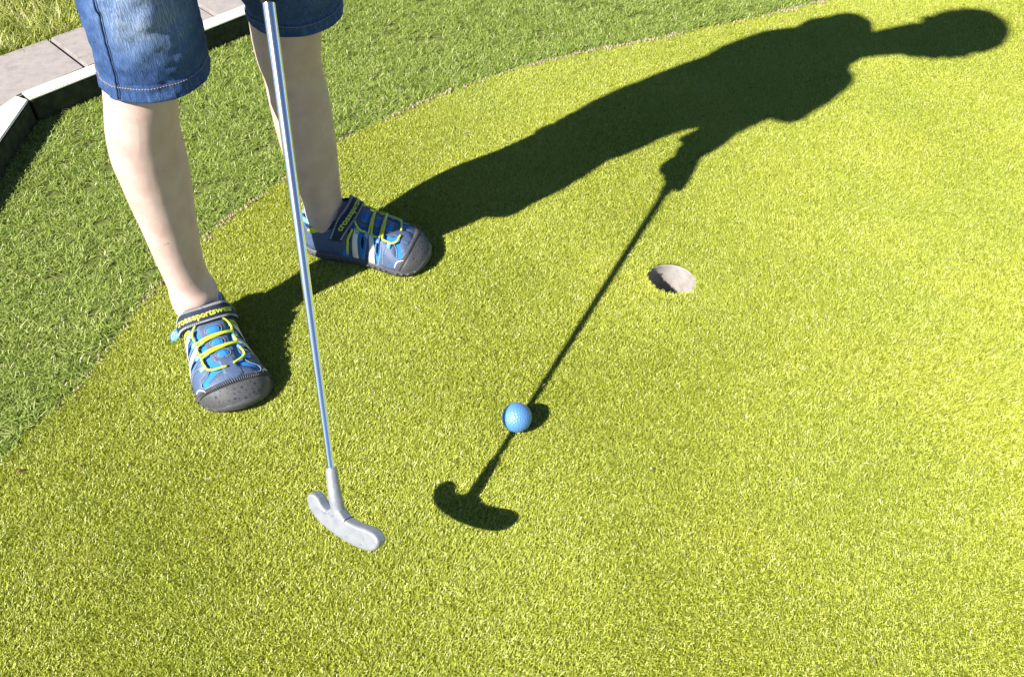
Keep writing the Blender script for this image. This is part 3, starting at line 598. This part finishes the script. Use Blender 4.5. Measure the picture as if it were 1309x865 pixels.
# ------------------------------------------------------------------ shoes
SL = .226
def sw(u): return pc([0, .02, .06, .14, .25, .4, .55, .68, .78, .87, .94, .98, 1], [0, .0165, .027, .0350, .0384, .0392, .0432, .0486, .0508, .0466, .0345, .0208, 0], u)
def shh(u): return pc([0, .05, .12, .25, .36, .43, .47, .55, .65, .75, .85, .93, .98, 1], [.072, .082, .086, .090, .094, .086, .0805, .0725, .064, .056, .0475, .037, .026, .014], u)
def sey(u): return float(np.interp(u, [0, .38, .6, 1], [.5, .55, .92, .95]))
def syc(u): return pc([0, .3, .6, .85, 1], [0, -.001, -.002, .004, .009], u)
def shoe(H, ang, side, name_label):
    # side +1: left shoe, -1: right shoe.  local: x to the toe, y left, z up; the big toe side is y*-side
    root = obj("shoe", bpy.data.meshes.new("shoe"), None)
    def S(u, v, off=0.0):
        def raw(u, v):
            th = math.pi/2*(1-v); c_, s_ = math.cos(th), math.sin(th)
            return np.array([SL*u, -side*float(syc(u))+float(sw(u))*math.copysign(abs(c_)**sey(u), c_), .012+float(shh(u)-.012)*abs(s_)**(.78+.14*min(1, max(0, (u-.4)/.2)))])
        p = raw(u, v)
        if off:
            e = 2e-3; a = raw(min(u+e, 1), v)-raw(max(u-e, 0), v); b = raw(u, min(v+e, 1))-raw(u, max(v-e, -1)); n_ = np.cross(a, b)
            ln = np.linalg.norm(n_); p = p+(n_/ln*off if ln > 1e-12 else 0)
        return p
    def Wd(p): return sh(H, ang, *p)
    def SW(u, v, off=0.0): return Wd(S(u, v, off))
    def vo(u): return float(pc([0, .03, .12, .3, .38, .425], [.42, .42, .50, .48, .34, 0], u)) if u < .425 else 0.
    # upper
    up = MB(); us = np.concatenate([np.linspace(0, .06, 8), np.linspace(.075, .42, 26), [.425], np.linspace(.44, .93, 34), np.linspace(.94, 1, 10)])
    for sg in (1, -1):
        up.grid([[SW(u, sg*(1+(vo(u)-1)*t)) for t in np.linspace(0, 1, 26)] for u in us])
        ub = [u for u in us if u <= .46]
        up.grid([[SW(u, sg*(.98+(vo(u)-.98)*t), -.0045) for t in np.linspace(0, 1, 16)] for u in ub], m=1)
    edge = [(u, vo(u)) for u in us if u <= .425]; loop = [SW(u, v, -.002) for u, v in edge[::-1]]+[SW(u, -v, -.002) for u, v in edge]
    lp = np.array(loop); keep_ = [0]+[i for i in range(1, len(lp)) if np.linalg.norm(lp[i]-lp[i-1]) > .0012]
    up.tube(lp[keep_], .0042, 10, 1)
    uo = up.build("upper", [M_blue, M_bluetrim], None); me_ = uo.data; bpy.data.objects.remove(uo); root.data = me_; root.parent = person
    def layer(name, parent=root): return MB()
    def ru(u): return .45+(u-.45)*1.17 if u > .45 else u
    def rv(v): return v*(.80+.20*min(1, max(0, (abs(v)-.5)/.45)))-side*.06*(1-min(1, abs(v)))
    def patch(mb, poly, off, m=0, step=.035, thick=.0012):
        poly = [Vector((ru(p[0]), rv(p[1]))) for p in poly]; us_ = [p[0] for p in poly]; vs_ = [p[1] for p in poly]; dense = []
        n_ = len(poly)
        for i in range(n_):
            a, b = poly[i], poly[(i+1) % n_]; k = max(1, int(math.hypot((b[0]-a[0]), (b[1]-a[1])*.35)/(step*.4)))
            dense += [a+(b-a)*t/k for t in range(k)]
        pts = list(dense); n_ = len(dense)
        gu = np.arange(min(us_), max(us_), step*.5); gv = np.arange(min(vs_), max(vs_), step*1.6)
        gp = np.array([(x, y) for x in gu for y in gv])
        if len(gp):
            gi = gp[inside(gp, [tuple(p) for p in dense])]; pts += [Vector(p) for p in gi]
        v, e, f, *_ = delaunay_2d_cdt(pts, [], [list(range(n_))], 1, 1e-6)
        mb.add([SW(min(max(p[0], 0), 1), min(max(p[1], -1), 1), off) for p in v], f, m)
        rim = [[SW(min(max(p[0], 0), 1), min(max(p[1], -1), 1), off-q) for p in dense] for q in (0, thick)]
        mb.grid(rim, closed_v=True, m=m)
    def ell(u, v, a, b, n_=20, rot=0): return [(u+a*math.cos(q)*math.cos(rot)-b*math.sin(q)*math.sin(rot)*.3, v+b*math.sin(q)+a*math.cos(q)*math.sin(rot)*3) for q in np.linspace(0, 2*math.pi, n_, endpoint=False)]
    def line(mb, uv, r, off, m=0, n_=8, sp=8):
        q = spline([(ru(a), rv(b)) for a, b in uv], sp); mb.tube([SW(min(max(a[0], 0), 1), min(max(a[1], -1), 1), off) for a in q], r, n_, m)
    def dash(mb, uv, off, m, w_=.0006, duty=.6, pitch=.0028):
        q = spline([(ru(a), rv(b)) for a, b in uv], 12); P_ = np.array([SW(min(max(a[0], 0), 1), min(max(a[1], -1), 1), off) for a in q]); sl = np.concatenate([[0], np.cumsum(np.linalg.norm(np.diff(P_, axis=0), axis=1))])
        for s0 in np.arange(0, sl[-1]-pitch, pitch):
            a, b = [np.array([np.interp(x, sl, P_[:, k]) for k in range(3)]) for x in (s0, s0+pitch*duty)]; mb.tube([a, b], w_, 5, m)
    # panels ------------------------------------------------------
    pn = MB()
    # heel counter and collar panels
    for sg in (1, -1):
        patch(pn, [(.02, sg*.62), (.10, sg*.66), (.20, sg*.70), (.31, sg*.66), (.40, sg*.48), (.44, sg*.40), (.47, sg*.52), (.42, sg*.80), (.36, sg*.98), (.06, sg*.98), (.01, sg*.9)], .0014, 0)
        patch(pn, [(.075, sg*.57), (.14, sg*.58), (.24, sg*.54), (.33, sg*.44), (.375, sg*.34), (.40, sg*.40), (.33, sg*.60), (.22, sg*.70), (.10, sg*.66)], .0022, 2)
        # side webs fanning from the sole to the lace line
        for (a, b, m) in ((.455, .47, 0), (.565, .555, 0), (.665, .64, 0)):
            patch(pn, [(a-.032, sg*.97), (a-.014, sg*.72), (b-.016, sg*.40), (b+.030, sg*.37), (a+.040, sg*.72), (a+.046, sg*.97)], .0016, m)
        for (a, b, w_) in ((.470, .480, .020), (.585, .568, .022)):
            patch(pn, [(a-w_, sg*.96), (a-w_*.7, sg*.70), (b-w_*.6, sg*.42), (b+w_*.7, sg*.41), (a+w_*.9, sg*.70), (a+w_, sg*.96)], .0026, 1)
        if sg == -1*side or True:
            patch(pn, [(.40, sg*.95), (.415, sg*.75), (.45, sg*.50), (.462, sg*.50), (.43, sg*.76), (.416, sg*.95)], .0024, 3)
        # dark slots with blue rims between the webs
        for (u_, v_) in ((.518, .68), (.618, .66), (.432, .66)):
            patch(pn, ell(u_, sg*v_, .0165, .155), .0012, 4); patch(pn, ell(u_+.003, sg*v_, .0085, .115), .0019, 5)
        # vamp side and its piping
        patch(pn, [(.66, sg*.98), (.655, sg*.70), (.68, sg*.46), (.715, sg*.34), (.735, sg*.48), (.745, sg*.66), (.775, sg*.72), (.80, sg*.60), (.83, sg*.60), (.84, sg*.98)], .0018, 0)
        line(pn, [(.745, sg*.90), (.760, sg*.78), (.800, sg*.70)], .0012, .0020, 1)
        dash(pn, [(.665, sg*.92), (.662, sg*.70), (.685, sg*.47), (.715, sg*.36)], .0022, 6)
        dash(pn, [(.71, sg*.34), (.74, sg*.50), (.755, sg*.68), (.785, sg*.66), (.80, sg*.50)], .0024, 6, pitch=.0024)
        dash(pn, [(.53, sg*.94), (.545, sg*.72), (.545, sg*.45)], .0020, 6); dash(pn, [(.63, sg*.94), (.645, sg*.72), (.635, sg*.45)], .0020, 6)
    # central saddle with three mesh windows
    patch(pn, [(.435, -.26), (.47, -.31), (.55, -.27), (.62, -.25), (.69, -.24), (.72, -.14), (.80, -.20), (.82, 0), (.80, .20), (.72, .14), (.69, .24), (.62, .25), (.55, .27), (.47, .31), (.435, .26)], .0030, 0)
    patch(pn, [(.775, -.55), (.80, -.6), (.825, -.5), (.83, 0), (.825, .5), (.80, .6), (.775, .55), (.755, .22), (.752, 0), (.755, -.22)], .0024, 0)
    for u_, a_, b_ in ((.515, .022, .13), (.590, .021, .125), (.662, .020, .12)):
        patch(pn, ell(u_, 0, a_+.005, b_+.035), .0036, 7); patch(pn, ell(u_, 0, a_, b_), .0042, 4)
        dash(pn, [p for p in ell(u_, 0, a_+.0045, b_+.03, 16)]+[ell(u_, 0, a_+.0045, b_+.03, 16)[0]], .0042, 6, .0005, .6, .0022)
    pn.build("panels", [M_navy, M_white, M_navydk, M_yel, M_blue, M_slot, M_stitch, M_navy], root)
    # diamond badge on the ankle panel
    for sg in (1, -1):
        bd = MB(); patch(bd, [(.105, sg*.70), (.150, sg*.62), (.215, sg*.60), (.190, sg*.70), (.14, sg*.74)], .0040); bd.build("badge", M_yel, root)
    # elastic laces
    lc = MB()
    for g_ in (.5525, .626):
        line(lc, [(g_+.020, -.43), (g_+.016, -.32), (g_+.004, 0), (g_-.012, .32), (g_-.016, .43)], .0017, .0060)
        line(lc, [(g_+.000, -.43), (g_+.001, -.32), (g_-.006, .05), (g_-.014, .32), (g_-.022, .42)], .0017, .0064)
    line(lc, [(.448, -.10), (.452, -.20), (.478, -.36), (.505, -.43), (.535, -.42)], .0017, .0052)
    line(lc, [(.446, -.04), (.452, .16), (.470, .34), (.50, .43), (.53, .41)], .0017, .0052)
    line(lc, [(.575, -.43), (.592, -.45), (.61, -.43)], .0017, .0050); line(lc, [(.565, .42), (.585, .45), (.606, .42)], .0017, .0050)
    line(lc, [(.648, -.43), (.672, -.43), (.690, -.42), (.715, -.40), (.735, -.28), (.742, -.06)], .0017, .0050)
    line(lc, [(.638, .42), (.665, .45), (.690, .43), (.708, .34), (.722, .22), (.735, .08)], .0017, .0050)
    lc.build("lace", M_yel, root)
    # eyelet tabs: blue loops with yellow stripes
    for sg in (1, -1):
        for u_ in (.485, .545, .62, .695):
            et = MB(); patch(et, [(u_-.014, sg*.40), (u_-.012, sg*.56), (u_+.010, sg*.56), (u_+.012, sg*.40)], .0046, 0, thick=.004)
            if sg == side or u_ < .6:
                for dv in (.43, .49): patch(et, [(u_-.013, sg*dv), (u_-.013, sg*(dv+.025)), (u_+.011, sg*(dv+.025)), (u_+.011, sg*dv)], .0051, 1)
            et.build("eyelet_tab", [M_bluetrim, M_yel], root)
    # rubber toe cap, ribbed band, vent holes
    tcp = MB()
    def uc(v): return .900-.075*(abs(v)**2.2)
    tcp.grid([[SW(uc(v)+(1-uc(v))*t, v, .0032*min(1, t*8+.6)*(1 if t < .97 else .6)) for v in np.linspace(-1, 1, 60)] for t in np.linspace(0, 1, 26)])
    tcp.grid([[SW(uc(v), v, q) for v in np.linspace(-1, 1, 60)] for q in (0, .0019)])
    for k in range(46):
        v = -.93+1.86*k/45; u = uc(v); tcp.tube([SW(u-.030, v, .0026), SW(u-.002, v, .0034)], .0009, 6, 0)
    tcp.grid([[SW(uc(v)-.033+.033*t, v, .0022) for v in np.linspace(-.98, .98, 50)] for t in (0, .5, 1)])
    r2 = random.Random(5)
    for k in range(36):
        row, q_ = k//9, k % 9; v = -.66+.165*q_+.08*(row % 2)+r2.uniform(-.03, .03); u = .914+.021*row+r2.uniform(-.005, .005)-.055*abs(v)**2; rad_ = r2.choice([.0008, .0010, .0012, .0018])
        if r2.random() < .22: continue
        p = SW(u, v, .0034); n_ = SW(u, v, .0050)-p; n_ /= np.linalg.norm(n_); a = np.cross(n_, [0, 0, 1.]); a /= np.linalg.norm(a); b = np.cross(n_, a)
        tcp.add([p+(a*math.cos(q)+b*math.sin(q))*rad_ for q in np.linspace(0, 2*math.pi, 10, endpoint=False)], [tuple(range(10))], 1)
    tcp.build("toe_cap", [M_rubber, M_navydk], root)
    # sole with lugs
    so_ = MB(); us2 = np.concatenate([np.linspace(0, .08, 10), np.linspace(.1, .9, 40), np.linspace(.91, 1, 14)])
    prof_ = [(-.004, .0), (.0015, .002), (.0030, .006), (.0030, .0105), (.0012, .0150), (-.002, .0165)]
    rows_ = []
    for g_, z_ in prof_:
        rg = []
        for sg in (1, -1):
            for u in (us2 if sg == 1 else us2[::-1]):
                x = SL*(.5+(u-.5)*(1+2*g_/SL)); rise = .010*max(0, (u-.86)/.14)**2+.004*max(0, (.08-u)/.08)
                rg.append(Wd((x, -side*float(syc(u))+sg*(float(sw(u))+(g_ if .0 < u < 1 else 0)), z_+rise)))
        rows_.append(rg)
    so_.grid(rows_, closed_v=True); so_.add(rows_[0], [tuple(range(len(rows_[0])))])
    for sg in (1, -1):
        for k, u in enumerate(np.linspace(.08, .97, 20)):
            if k % 5 == 4: continue
            x = SL*u; y = -side*float(syc(u))+sg*(float(sw(u))+.0034); u2 = u+.032; y2 = -side*float(syc(min(u2, 1)))+sg*(float(sw(min(u2, .995)))+.0034); z_ = .0085+.010*max(0, (u-.86)/.14)**2
            so_.tube([Wd((x+.0015, y, z_)), Wd((SL*min(u2, 1.0), y2, z_))], .0022, 6)
    so_.build("sole", M_rubber, root)
    # tongue and pull tab
    tg_ = MB()
    def TP(y, t): return Wd((SL*(.425-.050*t), y*(1-.2*t), .0775+.0165*t-30*y*y*(.3)-.004*t*t))
    tg_.grid([[TP(y, t) for y in np.linspace(-.021, .021, 14)] for t in np.linspace(0, 1, 8)], m=0)
    tg_.tube([TP(y, 1) for y in np.linspace(-.021, .021, 12)], .0028, 8, 0)
    for dy in (-.0035, 0, .0035):
        tg_.grid([[TP(y+dy, t)+np.array([0, 0, .0032]) for y in np.linspace(-.0018, .0018, 3)] for t in (.35, .7, 1.0, 1.12)], m=1 if dy else 2)
    tg_.build("tongue", [M_blue, M_yel, M_stitch], root)
    # ankle strap with stitching and lettering
    st = MB()
    def ucs(v): return .425-.15*abs(v)**1.7
    VS = .70; HW = .050
    vt = np.linspace(-.85, .85, 241); al_ = np.concatenate([[0], np.cumsum(np.linalg.norm(np.diff([S(ucs(q), q) for q in vt], axis=0), axis=1))]); al_ = al_/al_[-1]*1.7-.85
    def ST(v, t, off):
        v = float(np.interp(v, al_, vt))
        e_ = max(0, abs(v)-.6); return SW(ucs(v)+HW*t, v, off)
    vv = np.linspace(-VS, VS, 70); cols = [(-1, .0018), (-1, .0042), (-.9, .0052), (0, .0060), (.9, .0052), (1, .0042), (1, .0018)]
    g0 = [[ST(v, t, o_+.002) for v in vv] for t, o_ in cols]; st.grid(g0, m=0)
    for t in (-.78, .78):
        for k in range(52):
            v = -VS+.04+(2*VS-.08)*k/52; dv = (2*VS-.08)/104
            st.tube([ST(v, t-.12, .0078), ST(v+dv, t+.12, .0078)], .00042, 5, 1); st.tube([ST(v+dv, t+.12, .0078), ST(v+2*dv, t-.12, .0078)], .00042, 5, 1)
    # free end of the strap: a moulded tab that sticks out past the side
    vend = side*VS
    p0 = ST(vend, 0, .008); pd = ST(vend, 0, .008)-ST(vend*.9, 0, .009); pd /= np.linalg.norm(pd); pw = ST(vend, 1, .008)-ST(vend, -1, .008)
    nn = np.cross(pd, pw); nn /= np.linalg.norm(nn); pd2 = pd*.8+Wd((0, -1 if vend < 0 else 1, 0))*0; outd = (Wd((0, math.copysign(1, vend), 0))-Wd((0, 0, 0))); pd2 = pd*.55+outd*.6; pd2 /= np.linalg.norm(pd2)
    q0 = [p0-pw*.48, p0+pd2*.016-pw*.38, p0+pd2*.016+pw*.38, p0+pw*.48]
    st.add([x+nn*.0014 for x in q0]+[x-nn*.0014 for x in q0], [(0, 1, 2, 3), (7, 6, 5, 4), (0, 4, 5, 1), (1, 5, 6, 2), (2, 6, 7, 3), (3, 7, 4, 0)], 3)
    st.tube([q0[0]+pd2*.004+pw*.2+nn*.0016, q0[1]-pd2*.004+pw*.2+nn*.0016, q0[2]-pd2*.004-pw*.2+nn*.0016, q0[3]+pd2*.004-pw*.2+nn*.0016, q0[0]+pd2*.004+pw*.2+nn*.0016], .0010, 6, 1)
    # lettering wrapped onto the strap
    cu = bpy.data.curves.new("t", 'FONT'); cu.body = "crosssportswear"; cu.size = 1; cu.offset = .018; cu.resolution_u = 3
    to = bpy.data.objects.new("t", cu); COL.objects.link(to); dg_ = bpy.context.evaluated_depsgraph_get(); dg_.update()
    tm = bpy.data.meshes.new_from_object(to.evaluated_get(dg_)); bpy.data.objects.remove(to)
    bm = bmesh.new(); bm.from_mesh(tm); bmesh.ops.triangulate(bm, faces=bm.faces); bmesh.ops.subdivide_edges(bm, edges=[e for e in bm.edges if e.calc_length() > .25], cuts=1); bmesh.ops.triangulate(bm, faces=bm.faces)
    X = np.array([v.co[:2] for v in bm.verts]); x0, x1 = X[:, 0].min(), X[:, 0].max(); idx = {v: i for i, v in enumerate(bm.verts)}
    st.add([ST(-.47+.90*(x-x0)/(x1-x0), .42-(y+.22)/.95*.98+.10, .0081) for x, y in X], [tuple(idx[v] for v in f.verts) for f in bm.faces], 2); bm.free()
    st.build("ankle_strap", [M_navydk, M_stitch, M_yel, M_bluetrim], root, fix=False)
    root["label"] = name_label
    return root
shoe(HN, DN, -1, "blue and navy trail shoe pointing at the camera")
shoe(HF, DF, 1, "blue and navy trail shoe seen from the side, toe to the right")

lit_ = MB()
for k in range(260):
    x, y = rng.uniform(-.7, 1.5), rng.uniform(.42, 2.3)
    if not inside([(x, y)], putt_poly)[0] or math.hypot(x-HOLE[0], y-HOLE[1]) < .06: continue
    a = rng.uniform(0, 6.28); L = rng.uniform(.003, .010); wd_ = rng.uniform(.0003, .0007); bnd = rng.uniform(-.4, .4)
    q = [np.array([x+math.cos(a+bnd*t)*L*(t-.5), y+math.sin(a+bnd*t)*L*(t-.5), .0002+.0012*math.sin(t*3.1)]) for t in np.linspace(0, 1, 5)]
    lit_.tube(q, [wd_*.5, wd_, wd_, wd_, wd_*.4], 5, int(rng.uniform() < .4))
o = lit_.build("grass_clippings", [M_straw, M_twig]); tag(o, "dry grass clippings and specks scattered over the putting turf", "clippings", None, "stuff")
# ------------------------------------------------------------------ litter on the turf
def chip(name, x, y, L, wd, a, m, label, cat):
    c_ = MB(); pts = [np.array([x+math.cos(a)*L*(t-.5)-math.sin(a)*.15*L*math.sin(t*3), y+math.sin(a)*L*(t-.5)+math.cos(a)*.15*L*math.sin(t*3), .0005+.0015*math.sin(t*5)]) for t in np.linspace(0, 1, 9)]
    c_.tube(pts, wd*np.sin(np.linspace(.25, 2.9, 9))**.6, 7); o = c_.build(name, m); tag(o, label, cat)
def gp(x, y):
    r_ = cF+(x-654.5)/1150*np.array([1., 0, 0])-(y-432.5)/1150*cU; return (CAM+r_*(-1.02/r_[2]))[:2]
for (x, y, L, wd, a, m, lab) in [(27, 602, .010, .0017, .7, M_twig, "small brown leaf stalk lying left on the putting turf by the seam"), (103, 596, .0045, .0017, .2, M_twig, "tiny brown crumb on the turf right of the leaf stalk"),
                                 (165, 594, .004, .0016, 1.2, M_pale, "tiny white crumb below the near shoe on the turf"), (833, 599, .0042, .0013, .4, M_pale, "tiny white crumb on the open turf right of the ball"),
                                 (533, 392, .016, .0006, 2.0, M_pale, "thin pale curled fibre on the turf below the far shoe"), (597, 170, .018, .0007, .45, M_pale, "thin pale straw on the turf above the far shoe")]:
    q = gp(x, y); chip("leaf_stalk" if "stalk" in lab else "crumb" if "crumb" in lab else "straw", q[0], q[1], L, wd, a, m, lab, "debris")
